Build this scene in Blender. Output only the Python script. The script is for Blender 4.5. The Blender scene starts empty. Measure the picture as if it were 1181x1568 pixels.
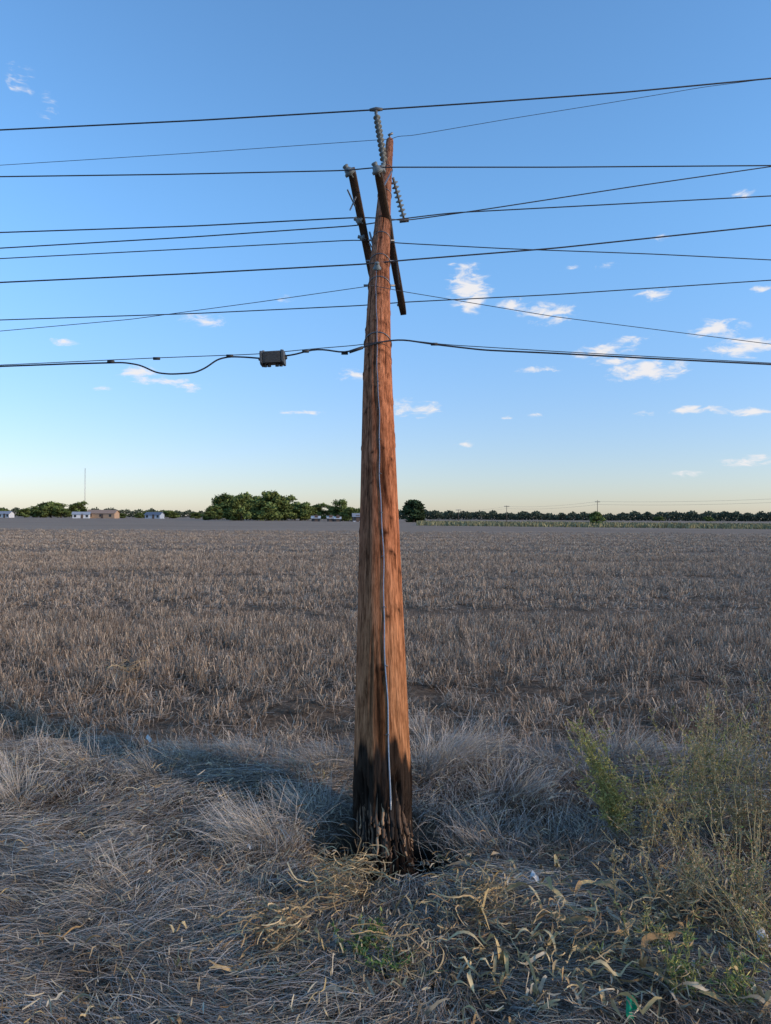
import bpy, math, numpy as np
from mathutils import Matrix, Vector
rng = np.random.default_rng(7)
S = bpy.context.scene
F = 1140.0
# ---------------------------------------------------------------- camera
cam = bpy.data.cameras.new("camera"); camo = bpy.data.objects.new("camera", cam)
S.collection.objects.link(camo); S.camera = camo
cam.sensor_fit = 'VERTICAL'; cam.sensor_height = 36; cam.lens = F/1568*36
cam.clip_start = 0.05; cam.clip_end = 60000
M = Matrix.Translation((0, 0, 1.6)) @ Matrix.Rotation(math.radians(90.35), 4, 'X') @ Matrix.Rotation(math.radians(0.35), 4, 'Z')
camo.matrix_world = M
Mn = np.array(M)
def U(px, py, d):
    l = np.array([(px-590.5)/F*d, (784-py)/F*d, -d, 1.0])
    return (Mn @ l)[:3]
def GP(px, py):
    p = U(px, py, 1.0); o = np.array([0, 0, 1.6]); r = p-o
    t = -1.6/r[2]
    return o+r*t
# ---------------------------------------------------------------- light
SUN_AZ = math.radians(107); SUN_EL = math.radians(19)
W = bpy.data.worlds.new("World"); S.world = W; W.use_nodes = True
nt = W.node_tree; nt.nodes.clear()
def N(tree, typ, **kw):
    n = tree.nodes.new(typ)
    for k, v in kw.items(): setattr(n, k, v)
    return n
def math_n(tree, op, a, b=None, c=None, clamp=False):
    n = tree.nodes.new('ShaderNodeMath'); n.operation = op; n.use_clamp = clamp
    for i, v in enumerate((a, b, c)):
        if v is None: continue
        if isinstance(v, (int, float)): n.inputs[i].default_value = v
        else: tree.links.new(v, n.inputs[i])
    return n.outputs[0]
sky = N(nt, 'ShaderNodeTexSky', sky_type='NISHITA', sun_disc=False)
sky.sun_elevation = SUN_EL; sky.sun_rotation = SUN_AZ
sky.air_density = 1.0; sky.dust_density = 0.4; sky.ozone_density = 1.5
tc = N(nt, 'ShaderNodeTexCoord')
sep = N(nt, 'ShaderNodeSeparateXYZ'); nt.links.new(tc.outputs['Generated'], sep.inputs[0])
hz = N(nt, 'ShaderNodeMapRange', interpolation_type='SMOOTHSTEP'); hz.inputs['From Min'].default_value = 0.0; hz.inputs['From Max'].default_value = 0.42
nt.links.new(sep.outputs[2], hz.inputs['Value'])
tm_ = N(nt, 'ShaderNodeMix', data_type='RGBA'); nt.links.new(hz.outputs[0], tm_.inputs['Factor'])
tm_.inputs['A'].default_value = (0.87, .92, 1.22, 1); tm_.inputs['B'].default_value = (1.02, 1.50, 1.86, 1)
tint = N(nt, 'ShaderNodeMix', data_type='RGBA', blend_type='MULTIPLY'); tint.inputs['Factor'].default_value = 1
nt.links.new(sky.outputs[0], tint.inputs['A']); nt.links.new(tm_.outputs['Result'], tint.inputs['B'])
bg = N(nt, 'ShaderNodeBackground'); bg.inputs['Strength'].default_value = 0.15
out = N(nt, 'ShaderNodeOutputWorld'); nt.links.new(tint.outputs['Result'], bg.inputs[0]); nt.links.new(bg.outputs[0], out.inputs[0])
W.cycles.sampling_method = 'MANUAL'; W.cycles.sample_map_resolution = 256
sl = bpy.data.lights.new("sun", 'SUN'); sl.energy = 2.5; sl.angle = math.radians(1.5); sl.color = (1, 0.74, 0.5)
so = bpy.data.objects.new("sun", sl); S.collection.objects.link(so)
sd = Vector((math.sin(SUN_AZ)*math.cos(SUN_EL), math.cos(SUN_AZ)*math.cos(SUN_EL), math.sin(SUN_EL)))
so.rotation_euler = sd.to_track_quat('Z', 'Y').to_euler(); so.location = sd*30
S.view_settings.view_transform = 'Standard'; S.view_settings.look = 'None'; S.view_settings.exposure = 0

# ---------------------------------------------------------------- mesh helpers
class B:
    def __init__(s): s.v=[]; s.q=[]; s.c=[]; s.m=[]; s.n=0
    def add(s, v, q, c, m=0):
        v = np.asarray(v, float).reshape(-1, 3); q = np.asarray(q, int).reshape(-1, 4)
        c = np.asarray(c, float)
        if c.ndim == 1: c = np.tile(c, (len(v), 1))
        s.v.append(v); s.q.append(q+s.n); s.c.append(c[:, :3]); s.m.append(np.full(len(q), m)); s.n += len(v)
    def obj(s, name, mats, smooth=True, parent=None, link=True, extra=None):
        v = np.concatenate(s.v); q = np.concatenate(s.q); c = np.concatenate(s.c); m = np.concatenate(s.m)
        me = bpy.data.meshes.new(name)
        me.vertices.add(len(v)); me.vertices.foreach_set('co', v.astype(np.float32).ravel())
        me.loops.add(q.size); me.loops.foreach_set('vertex_index', q.ravel().astype(np.int32))
        me.polygons.add(len(q)); me.polygons.foreach_set('loop_start', (np.arange(len(q))*4).astype(np.int32))
        me.polygons.foreach_set('material_index', m.astype(np.int32))
        me.polygons.foreach_set('use_smooth', np.full(len(q), smooth))
        a = me.color_attributes.new("Col", 'FLOAT_COLOR', 'POINT')
        a.data.foreach_set('color', np.hstack([c, np.ones((len(c), 1))]).astype(np.float32).ravel())
        if extra is not None:
            e = me.attributes.new("wood", 'FLOAT_VECTOR', 'POINT'); e.data.foreach_set('vector', extra.astype(np.float32).ravel())
        for x in (mats if isinstance(mats, list) else [mats]): me.materials.append(x)
        me.update(calc_edges=True); me.validate()
        o = bpy.data.objects.new(name, me)
        if link: S.collection.objects.link(o)
        if parent: o.parent = parent
        return o
def ribbon(b, P, Wd, side, col, K=2, fold=0.0, m=0, colt=None):
    Nn, Sg, _ = P.shape
    offs = np.linspace(-1, 1, K)
    V = P[:, :, None, :] + side[:, :, None, :]*(Wd[:, :, None, None]*0.5)*offs[None, None, :, None]
    if fold:
        V[..., 2] += Wd[:, :, None]*fold*np.abs(offs)[None, None, :]
    idx = np.arange(Nn*Sg*K).reshape(Nn, Sg, K)
    q = np.stack([idx[:, :-1, :-1], idx[:, :-1, 1:], idx[:, 1:, 1:], idx[:, 1:, :-1]], -1).reshape(-1, 4)
    C = np.repeat(np.repeat(col[:, None, None, :], Sg, 1), K, 2)
    if colt is not None: C = C*colt[None, :, None, None]
    b.add(V.reshape(-1, 3), q, C.reshape(-1, 3), m)
def tube(b, P, R, col, sides=8, m=0, caps=True, up=(0.13, 0.21, 0.97)):
    P = np.asarray(P, float); R = np.broadcast_to(np.asarray(R, float), (len(P),)).copy()
    if caps:
        P = np.vstack([P[:1], P, P[-1:]]); R = np.concatenate([[1e-5], R, [1e-5]])
    T = np.gradient(P, axis=0)
    if caps: T[0] = T[1] = P[2]-P[1]; T[-1] = T[-2] = P[-2]-P[-3]
    T /= np.linalg.norm(T, axis=1)[:, None]+1e-12
    upv = np.array(up, float)
    A = np.cross(T, upv); 
    bad = np.linalg.norm(A, axis=1) < 0.05
    A[bad] = np.cross(T[bad], np.array([1.0, 0, 0]))
    A /= np.linalg.norm(A, axis=1)[:, None]; Bv = np.cross(T, A)
    th = np.arange(sides)/sides*2*math.pi
    V = P[:, None, :]+R[:, None, None]*(np.cos(th)[None, :, None]*A[:, None, :]+np.sin(th)[None, :, None]*Bv[:, None, :])
    idx = np.arange(len(P)*sides).reshape(len(P), sides); nx = np.roll(idx, -1, 1)
    q = np.stack([idx[:-1], nx[:-1], nx[1:], idx[1:]], -1).reshape(-1, 4)
    b.add(V.reshape(-1, 3), q, col, m)
def box(b, c, ax, ay, az_, col, m=0, bev=0.12):
    c = np.array(c, float); ax = np.array(ax, float); ay = np.array(ay, float); az_ = np.array(az_, float)
    o = 1-bev
    ring = [(-1,-o),(-o,-1),(o,-1),(1,-o),(1,o),(o,1),(-o,1),(-1,o)]
    V = []
    for t, s in ((-1, 0), (-1, o), (-o, 1), (o, 1), (1, o), (1, 0)):
        for (x, y) in ring:
            V.append(c+az_*t+ax*x*(s if s else 1e-4)+ay*y*(s if s else 1e-4))
    idx = np.arange(48).reshape(6, 8); nx = np.roll(idx, -1, 1)
    q = np.stack([idx[:-1], nx[:-1], nx[1:], idx[1:]], -1).reshape(-1, 4)
    b.add(V, q, col, m)
def unit(v): v = np.array(v, float); return v/np.linalg.norm(v)
def beam(b, p0, p1, w, h, col, m=0, side=(1, 0, 0)):
    p0 = np.array(p0); p1 = np.array(p1); t = unit(p1-p0); s = np.array(side, float); s = unit(s-t*np.dot(s, t)); u = np.cross(t, s)
    box(b, (p0+p1)/2, s*w/2, u*h/2, (p1-p0)/2, col, m)
# ---------------------------------------------------------------- materials
def veg_mat(name, rough=0.8, trans=0.0, rnd=0.0, nscale=30, spec=0.15):
    m = bpy.data.materials.new(name); m.use_nodes = True; t = m.node_tree
    a = N(t, 'ShaderNodeAttribute', attribute_name='Col')
    v = None
    if nscale:
        no = N(t, 'ShaderNodeTexNoise'); no.inputs['Scale'].default_value = nscale; no.inputs['Detail'].default_value = 2
        g = N(t, 'ShaderNodeNewGeometry'); t.links.new(g.outputs['Position'], no.inputs['Vector'])
        v = math_n(t, 'MULTIPLY_ADD', no.outputs['Fac'], 0.9, 0.55)
    if rnd:
        oi = N(t, 'ShaderNodeObjectInfo'); rv = math_n(t, 'MULTIPLY_ADD', oi.outputs['Random'], rnd, 1-rnd/2)
        v = rv if v is None else math_n(t, 'MULTIPLY', v, rv)
    x = N(t, 'ShaderNodeVectorMath', operation='SCALE'); t.links.new(a.outputs['Color'], x.inputs[0])
    if v is None: x.inputs['Scale'].default_value = 1
    else: t.links.new(v, x.inputs['Scale'])
    if spec == 0:
        t.nodes.remove(t.nodes['Principled BSDF']); p = N(t, 'ShaderNodeBsdfDiffuse'); t.links.new(x.outputs[0], p.inputs['Color'])
        t.links.new(p.outputs[0], t.nodes['Material Output'].inputs[0])
    else:
        p = t.nodes['Principled BSDF']; p.inputs['Roughness'].default_value = rough; p.inputs['Specular IOR Level'].default_value = spec
        t.links.new(x.outputs[0], p.inputs['Base Color'])
    return m
m_straw = veg_mat("dry_straw", 0.75, 0, 0.6, 0, 0)
m_grass = veg_mat("dry_grass_blades", 0.6, 0, 0, 0, 0.25)
m_leaf = veg_mat("leaves", 0.7, 0, 0, 0, 0)
m_tree = veg_mat("tree_foliage", 0.8, 0, 0.3, 0.25, 0)
m_bark = veg_mat("bark", 0.9)
m_husk = veg_mat("corn_husk", 0.65, 0, 0, 40, 0.2)
m_generic = veg_mat("painted_parts", 0.55, 0, 0, 60, 0.4)
m_metal = veg_mat("galvanised_steel", 0.45, 0, 0, 80, 0.5); m_metal.node_tree.nodes['Principled BSDF'].inputs['Metallic'].default_value = 0.6
m_wire = veg_mat("weathered_cable", 0.6, 0, 0, 20, 0.4)

# ---------------------------------------------------------------- clouds: a broken layer at 1.6 km altitude
clouds = [(718,442,42,34,1.4),(722,464,32,18,1.2),(785,467,32,14,1.0),(842,480,54,20,1.05),(925,538,56,16,1.1),(988,568,76,20,1.45),(945,552,50,8,1.2),(970,520,40,8,1.0),
(1000,450,34,13,.95),(1100,503,54,18,1.1),(1145,532,78,18,1.4),(822,566,44,7,1.0),(1060,627,66,7,1.1),(1145,630,64,9,1.2),(1145,705,62,10,1.0),
(1060,725,40,7,.85),(635,625,50,18,.95),(460,631,42,5,1.05),(212,572,40,14,1.3),(245,583,60,8,1.15),(290,593,40,8,1.15),(98,523,30,8,1.05),(310,490,44,12,.95),
(30,125,26,34,.55),(75,165,20,24,.45),(1138,298,24,8,.95),(1168,443,28,7,1.05),(710,408,30,8,.95),(880,410,22,5,.85),(928,408,20,5,.9),
(712,680,28,6,.9),(540,575,32,12,.8),(155,595,26,5,.9),(1012,363,24,5,.9),(998,632,30,5,.95),(820,636,16,4,.9),(775,640,12,3,.9),(432,458,20,7,.85),(1300,560,90,20,1),(-120,560,80,16,.9),(1420,480,90,26,1),(-260,620,90,12,.9)]
azg = np.radians(np.arange(-44, 44, .15)); elg = np.radians(np.arange(2.2, 32, .12))
AZ, EL = np.meshgrid(azg, elg); Dn = np.zeros_like(AZ)
for (x, y, w, h, I) in clouds:
    p = U(x, y, 1)-np.array([0, 0, 1.6]); p /= np.linalg.norm(p)
    caz = math.atan2(p[0], p[1]); cel = math.asin(p[2]); ca = math.cos(math.atan((x-590.5)/F))
    d = np.hypot((AZ-caz)*F/w/ca**2, (EL-cel)*F/h/ca); Dn = np.maximum(Dn, I*(1-d))
ALT = 1600.0; rr = (ALT-1.6)/np.tan(EL)
VV = np.stack([rr*np.sin(AZ), rr*np.cos(AZ), np.full_like(AZ, ALT)], -1).reshape(-1, 3)
idx = np.arange(AZ.size).reshape(AZ.shape); q = np.stack([idx[:-1, :-1], idx[:-1, 1:], idx[1:, 1:], idx[1:, :-1]], -1).reshape(-1, 4)
dv = Dn.ravel(); q = q[(dv[q].max(1) > 0)]
used, inv = np.unique(q, return_inverse=True)
b = B(); b.add(VV[used], inv.reshape(-1, 4), np.repeat(dv[used][:, None], 3, 1))
exc = np.stack([AZ.ravel()[used], EL.ravel()[used], 0*used], -1)
mc = bpy.data.materials.new("cloud_vapour"); mc.use_nodes = True; t = mc.node_tree; t.nodes.remove(t.nodes['Principled BSDF'])
at_ = N(t, 'ShaderNodeAttribute', attribute_name='Col'); aw = N(t, 'ShaderNodeAttribute', attribute_name='wood')
ml = N(t, 'ShaderNodeVectorMath', operation='MULTIPLY'); ml.inputs[1].default_value = (38, 100, 1); t.links.new(aw.outputs['Vector'], ml.inputs[0])
no = N(t, 'ShaderNodeTexNoise'); no.inputs['Scale'].default_value = 1; no.inputs['Detail'].default_value = 7; no.inputs['Roughness'].default_value = .62; no.inputs['Distortion'].default_value = .4; t.links.new(ml.outputs[0], no.inputs['Vector'])
fa = math_n(t, 'ADD', at_.outputs['Fac'], math_n(t, 'MULTIPLY_ADD', no.outputs['Fac'], 3.6, -2.0))
mrn = N(t, 'ShaderNodeMapRange', interpolation_type='SMOOTHSTEP'); mrn.inputs['From Min'].default_value = -.05; mrn.inputs['From Max'].default_value = 1.0; t.links.new(fa, mrn.inputs['Value'])
al = math_n(t, 'MULTIPLY', math_n(t, 'MULTIPLY', mrn.outputs[0], math_n(t, 'MULTIPLY', at_.outputs['Fac'], 5, clamp=True)), .95)
em = N(t, 'ShaderNodeEmission'); em.inputs['Color'].default_value = (.93, .91, .92, 1); em.inputs['Strength'].default_value = .96  # sunlit white of the clouds is emission, standing in for scattered light
tr = N(t, 'ShaderNodeBsdfTransparent'); mx = N(t, 'ShaderNodeMixShader'); t.links.new(al, mx.inputs[0]); t.links.new(tr.outputs[0], mx.inputs[1]); t.links.new(em.outputs[0], mx.inputs[2]); t.links.new(mx.outputs[0], t.nodes['Material Output'].inputs[0])
b.obj("clouds", mc, extra=exc)

# ---------------------------------------------------------------- ground
def sm(x, y, s, ph):
    return np.sin(x*s+ph)*np.cos(y*s*1.13+ph*1.7)+0.5*np.sin(x*s*2.1+y*s*1.7+ph*3)+0.3*np.sin(y*s*3.7-x*s*2.9+ph)
PB = GP(590, 1290)
def G(x, y):
    r = np.hypot(x, y-4)
    fade = np.clip((14-r)/8, 0, 1)
    z = fade*(0.025*sm(x, y, 2.1, 0.4)+0.012*sm(x, y, 5.3, 1.9))
    z = z + 0.05*np.exp(-((y-4.6)/0.5)**2)*np.clip(1.2-np.abs(x)/8, 0, 1)
    d = np.hypot((x-PB[0]-0.03)/1.25, y-PB[1]+0.03)
    z = z*(1-np.exp(-(d/0.35)**2)) - 0.17*np.exp(-(d/0.27)**4)
    return z
u = np.linspace(-1, 1, 420)
gx = 0.9*np.sinh(9.0*u); gy = 3.9+0.9*np.sinh(9.0*u)
X, Y = np.meshgrid(gx, gy); Z = G(X, Y)
b = B(); idx = np.arange(X.size).reshape(X.shape)
q = np.stack([idx[:-1, :-1], idx[:-1, 1:], idx[1:, 1:], idx[1:, :-1]], -1).reshape(-1, 4)
b.add(np.stack([X, Y, Z], -1).reshape(-1, 3), q, (0.1, 0.1, 0.1))
mg = bpy.data.materials.new("field_soil"); mg.use_nodes = True; t = mg.node_tree
p = t.nodes['Principled BSDF']; p.inputs['Roughness'].default_value = 0.95; p.inputs['Specular IOR Level'].default_value = 0.05
geo = N(t, 'ShaderNodeNewGeometry')
def noise(tree, vec, scale, mul=(1, 1, 1), rot=0, detail=5, rough=0.6):
    mpn = N(tree, 'ShaderNodeMapping'); mpn.inputs['Scale'].default_value = mul; mpn.inputs['Rotation'].default_value = (0, 0, rot)
    tree.links.new(vec, mpn.inputs['Vector'])
    n = N(tree, 'ShaderNodeTexNoise'); n.inputs['Scale'].default_value = scale; n.inputs['Detail'].default_value = detail; n.inputs['Roughness'].default_value = rough
    tree.links.new(mpn.outputs[0], n.inputs['Vector']); return n.outputs['Fac']
def ramp(tree, fac, stops):
    r = N(tree, 'ShaderNodeValToRGB'); e = r.color_ramp.elements
    while len(e) < len(stops): e.new(0.5)
    for i, (pos, c) in enumerate(stops): e[i].position = pos; e[i].color = (*c, 1)
    tree.links.new(fac, r.inputs[0]); return r.outputs[0]
def mixc(tree, fac, a, bb, bt='MIX'):
    m = N(tree, 'ShaderNodeMix', data_type='RGBA', blend_type=bt)
    for s, v in (('Factor', fac), ('A', a), ('B', bb)):
        if isinstance(v, (int, float)): m.inputs[s].default_value = v
        elif isinstance(v, tuple): m.inputs[s].default_value = (*v, 1)
        else: tree.links.new(v, m.inputs[s])
    return m.outputs['Result']
pos = geo.outputs['Position']
fine = noise(t, pos, 14, (1, 1, 1), 0, 8, 0.75)
soil = ramp(t, fine, [(0.3, (0.05, 0.034, 0.023)), (0.5, (0.13, 0.093, 0.065)), (0.68, (0.25, 0.19, 0.135))])
streak = noise(t, pos, 1.0, (0.012, 0.16, 1), math.radians(-4), 7, 0.65)
streak2 = noise(t, pos, 1.0, (0.05, 1.1, 1), math.radians(9), 6, 0.7)
far = ramp(t, streak, [(0.35, (0.22, 0.155, 0.112)), (0.5, (0.31, 0.228, 0.166)), (0.65, (0.40, 0.30, 0.222))])
far2 = mixc(t, 0.5, far, ramp(t, streak2, [(0.35, (0.16, 0.112, 0.08)), (0.65, (0.44, 0.33, 0.235))]))
sp = N(t, 'ShaderNodeSeparateXYZ'); t.links.new(pos, sp.inputs[0])
mr = N(t, 'ShaderNodeMapRange'); mr.inputs['From Min'].default_value = 8; mr.inputs['From Max'].default_value = 50; t.links.new(sp.outputs[1], mr.inputs['Value'])
c1 = mixc(t, mr.outputs[0], soil, far2)
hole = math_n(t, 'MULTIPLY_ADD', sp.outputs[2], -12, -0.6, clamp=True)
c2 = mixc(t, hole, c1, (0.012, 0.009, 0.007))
t.links.new(c2, p.inputs['Base Color'])
bmp = N(t, 'ShaderNodeBump'); bmp.inputs['Strength'].default_value = 0.8; bmp.inputs['Distance'].default_value = 0.05
t.links.new(fine, bmp.inputs['Height']); t.links.new(bmp.outputs[0], p.inputs['Normal'])
b.obj("ground", mg)

# ---------------------------------------------------------------- scatter (geometry nodes)
def scatter(name, pts, rot, scl, ind, protos):
    col = bpy.data.collections.new(name+"_source")
    for o in protos: col.objects.link(o)
    me = bpy.data.meshes.new(name); me.vertices.add(len(pts)); me.vertices.foreach_set('co', pts.astype(np.float32).ravel())
    for nm, ty, d, k in (('rot', 'FLOAT_VECTOR', rot, 'vector'), ('scl', 'FLOAT_VECTOR', scl, 'vector'), ('ind', 'INT', ind, 'value')):
        a = me.attributes.new(nm, ty, 'POINT'); a.data.foreach_set(k, d.astype(np.int32 if ty == 'INT' else np.float32).ravel())
    o = bpy.data.objects.new(name, me); S.collection.objects.link(o)
    ng = bpy.data.node_groups.new(name, 'GeometryNodeTree')
    ng.interface.new_socket('Geometry', in_out='INPUT', socket_type='NodeSocketGeometry')
    ng.interface.new_socket('Geometry', in_out='OUTPUT', socket_type='NodeSocketGeometry')
    gi = ng.nodes.new('NodeGroupInput'); go = ng.nodes.new('NodeGroupOutput'); ip = ng.nodes.new('GeometryNodeInstanceOnPoints')
    ci = ng.nodes.new('GeometryNodeCollectionInfo'); ci.inputs['Collection'].default_value = col
    ci.inputs['Separate Children'].default_value = True; ci.inputs['Reset Children'].default_value = True
    def at(nm, ty):
        n = ng.nodes.new('GeometryNodeInputNamedAttribute'); n.data_type = ty; n.inputs[0].default_value = nm; return n.outputs['Attribute']
    e = ng.nodes.new('FunctionNodeEulerToRotation'); ng.links.new(at('rot', 'FLOAT_VECTOR'), e.inputs[0])
    ng.links.new(gi.outputs[0], ip.inputs['Points']); ng.links.new(ci.outputs[0], ip.inputs['Instance'])
    ip.inputs['Pick Instance'].default_value = True
    ng.links.new(at('ind', 'INT'), ip.inputs['Instance Index']); ng.links.new(e.outputs[0], ip.inputs['Rotation']); ng.links.new(at('scl', 'FLOAT_VECTOR'), ip.inputs['Scale'])
    ng.links.new(ip.outputs[0], go.inputs[0])
    md = o.modifiers.new("scatter", 'NODES'); md.node_group = ng
    return o
def stubble_proto(i, n, w, rad, lx=1.0):
    b = B(); r0 = rng.normal(0, rad, (n, 2)); r0[:, 0] *= lx; h = rng.uniform(0.06, 0.17, n)*rng.choice([1, 1, 1.15, 0.6], n)
    lean = rng.normal(0, 0.26, (n, 2)); Sg = 3; tt = np.linspace(0, 1, Sg)
    P = np.zeros((n, Sg, 3)); P[:, :, :2] = r0[:, None, :]+lean[:, None, :]*(h[:, None]*tt[None, :])[..., None]; P[:, :, 2] = h[:, None]*tt-0.01
    a = rng.uniform(0, math.pi, n); sd_ = np.stack([np.cos(a), np.sin(a), 0*a], -1)
    pal = np.array([[0.47, 0.35, 0.255], [0.40, 0.315, 0.24], [0.60, 0.475, 0.345], [0.25, 0.18, 0.13], [0.46, 0.38, 0.305]])
    c = pal[rng.integers(0, 5, n)]*rng.uniform(0.7, 1.15, (n, 1))
    Wd = w*rng.uniform(0.6, 1.3, (n, 1))*np.ones((1, Sg))
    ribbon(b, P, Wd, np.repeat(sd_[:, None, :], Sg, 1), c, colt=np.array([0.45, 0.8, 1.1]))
    k = max(3, n//2); P = np.zeros((k, 3, 3)); a = rng.uniform(0, 6.28, k); L = rng.uniform(.05, .2, k)
    P[:, :, :2] = rng.normal(0, rad*1.8, (k, 1, 2))+np.stack([np.cos(a), np.sin(a)], -1)[:, None, :]*(L[:, None]*tt)[..., None]
    P[:, :, 2] = rng.uniform(0.005, 0.05, (k, 1))+0.04*tt*rng.uniform(-1, 1.5, (k, 1)); P[:, :, 2] = np.maximum(P[:, :, 2], 0.004)
    c = pal[rng.integers(0, 5, k)]*rng.uniform(0.7, 1.2, (k, 1))
    sd_ = np.stack([-np.sin(a), np.cos(a), 0.3+0*a], -1)
    ribbon(b, P, np.full((k, 3), w), np.repeat(sd_[:, None, :], 3, 1), c)
    return b.obj("stubble_clump_%02d" % i, m_straw, False, link=False)
def nz2(x, y):
    return 0.5+0.25*(np.sin(x*1.3+y*0.7+np.sin(y*0.9)*2)*np.cos(y*1.9-x*0.4)+np.sin(x*3.1-y*2.3)*0.5+np.sin(x*.33+y*.9))
for name, d0, d1, dens, n, w, rad, hs, sp_ in (("stubble_field", 4.7, 12, 120, 12, 0.0042, 0.033, 1, 0.24), ("stubble_field", 12, 30, 32, 14, 0.008, 0.06, .9, 0.24), ("stubble_field", 30, 80, 6, 14, 0.018, 0.14, .75, 0.48)):
    area = (d1-d0)*((d0+d1)*0.6+6); cnt = int(area*dens)
    yy = rng.uniform(d0**2, d1**2, cnt)**0.5; xx = rng.uniform(-1, 1, cnt)*(yy*0.6+3)
    ang = math.radians(5); ys = -xx*math.sin(ang)+yy*math.cos(ang); xs = xx*math.cos(ang)+yy*math.sin(ang)
    ys = np.round(ys/sp_)*sp_+rng.normal(0, sp_*0.15, cnt)
    xx = xs*math.cos(ang)-ys*math.sin(ang); yy = xs*math.sin(ang)+ys*math.cos(ang)
    nzv = nz2(xs*0.2, ys*1.0)
    fadeo = np.clip((85-yy)/40, 0, 1) if d1 > 50 else 1
    keep = (rng.uniform(0, 1, cnt) < (0.2+1.2*nzv)*fadeo) & (yy > 4.65+0.25*np.sin(xx*2)+rng.normal(0, .15, cnt))
    xx, yy, nzv = xx[keep], yy[keep], nzv[keep]; k = len(xx)
    pts = np.stack([xx, yy, G(xx, yy)], -1)
    rot = np.stack([rng.normal(0, .08, k), rng.normal(0, .08, k), rng.uniform(0, 6.28, k)], -1)
    s = rng.uniform(0.7, 1.2, k)*hs*(0.65+0.6*nzv); scl = np.stack([rng.uniform(.8, 1.2, k), rng.uniform(.8, 1.2, k), s], -1)
    scatter(name, pts, rot, scl, rng.integers(0, 6, k), [stubble_proto(int(d0*10+i), n, w, rad) for i in range(6)])

# ---------------------------------------------------------------- foreground dry grass
def blades(b, root, phi, L, e0, e1, w, col, Sg=6, wig=0.25, curl=0.0):
    n = len(root); P = np.zeros((n, Sg, 3)); P[:, 0, :2] = root; P[:, 0, 2] = G(root[:, 0], root[:, 1])-0.005
    ph = phi.copy(); dphi = rng.normal(0, wig, n)/Sg*2+curl/Sg
    for k in range(1, Sg):
        s = k/(Sg-1); e = e0*(1-s)+e1*s; ph = ph+dphi+rng.normal(0, 0.05, n)
        st = L/(Sg-1)
        P[:, k, 0] = P[:, k-1, 0]+np.cos(e)*np.cos(ph)*st; P[:, k, 1] = P[:, k-1, 1]+np.cos(e)*np.sin(ph)*st
        P[:, k, 2] = np.maximum(P[:, k-1, 2]+np.sin(e)*st, G(P[:, k, 0], P[:, k, 1])+0.008+rng.uniform(0, .03, n))
    a = phi+math.pi/2+rng.normal(0, .5, n)
    sd_ = np.stack([np.cos(a), np.sin(a), rng.normal(0, .5, n)], -1); sd_ /= np.linalg.norm(sd_, axis=1)[:, None]
    prof = np.array([1, 1, .95, .8, .55, .15])
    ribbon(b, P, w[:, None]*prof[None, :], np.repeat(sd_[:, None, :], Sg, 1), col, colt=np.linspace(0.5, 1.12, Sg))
pal = np.array([[0.52, 0.455, 0.39], [0.59, 0.505, 0.41], [0.40, 0.335, 0.275], [0.63, 0.51, 0.355], [0.26, 0.195, 0.145], [0.56, 0.51, 0.465]])
def tuftfield(b, cnt, xr, yr, nb, flow, Lr, e0r, e1r, wr, spread=0.05, bright=1.0, excl=True, palw=None):
    cx = rng.uniform(*xr, cnt); cy = rng.uniform(*yr, cnt)
    if excl:
        k = np.hypot((cx-PB[0])/1.1, cy-PB[1]) > 0.27; cx, cy = cx[k], cy[k]
    inview = np.abs(cx) < cy*0.56+0.9; cx, cy = cx[inview], cy[inview]; cnt = len(cx)
    ph = flow(cx, cy)+rng.normal(0, .25, cnt); tl = rng.uniform(.7, 1.2, cnt); te = rng.uniform(.6, 1.3, cnt); tb = rng.uniform(.6, 1.25, cnt)
    if not palw is None: tb *= .9
    tb = tb*(1-.22*np.clip((cx-.3)/.5, 0, 1))*(.82+.3*np.sin(cx*2.3+cy*3.1)**2)
    I = np.repeat(np.arange(cnt), nb); n = len(I)
    root = np.stack([cx[I], cy[I]], -1)+rng.normal(0, spread, (n, 2))
    col = pal[rng.choice(6, n, p=palw)]*rng.uniform(.7, 1.2, (n, 1))*tb[I][:, None]*bright
    blades(b, root, ph[I]+rng.normal(0, .24, n), rng.uniform(*Lr, n)*tl[I], rng.uniform(*e0r, n)*te[I], rng.uniform(*e1r, n), rng.uniform(*wr, n), col)
def flow(x, y):
    base = np.where(x < 0.25, math.radians(218), math.radians(-62))
    f = base+0.75*np.sin(x*1.7+y*2.3+0.5)+0.5*np.sin(x*3.9-y*2.9+2)
    d = np.hypot(x-PB[0], y-PB[1]); out_ = np.arctan2(y-PB[1], x-PB[0]); w = np.exp(-(d/0.45)**2)
    return np.arctan2(np.sin(f)*(1-w)+np.sin(out_)*w, np.cos(f)*(1-w)+np.cos(out_)*w)
b = B()
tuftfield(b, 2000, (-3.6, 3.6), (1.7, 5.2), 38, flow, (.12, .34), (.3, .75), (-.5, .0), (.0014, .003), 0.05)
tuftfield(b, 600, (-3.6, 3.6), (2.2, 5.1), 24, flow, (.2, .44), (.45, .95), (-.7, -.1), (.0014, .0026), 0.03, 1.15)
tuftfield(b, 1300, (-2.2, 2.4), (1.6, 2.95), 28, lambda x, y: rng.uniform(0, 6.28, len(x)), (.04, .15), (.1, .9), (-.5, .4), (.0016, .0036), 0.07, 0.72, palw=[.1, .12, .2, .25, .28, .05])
n = 16000; root = np.stack([rng.uniform(-2.8, 3.0, n), rng.uniform(1.7, 4.6, n)], -1); k = np.hypot(root[:, 0]-PB[0], root[:, 1]-PB[1]) > .27; root = root[k]; n = len(root)
P = np.zeros((n, 3, 3)); a = rng.uniform(0, 6.28, n); L = rng.uniform(.015, .07, n)
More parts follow.
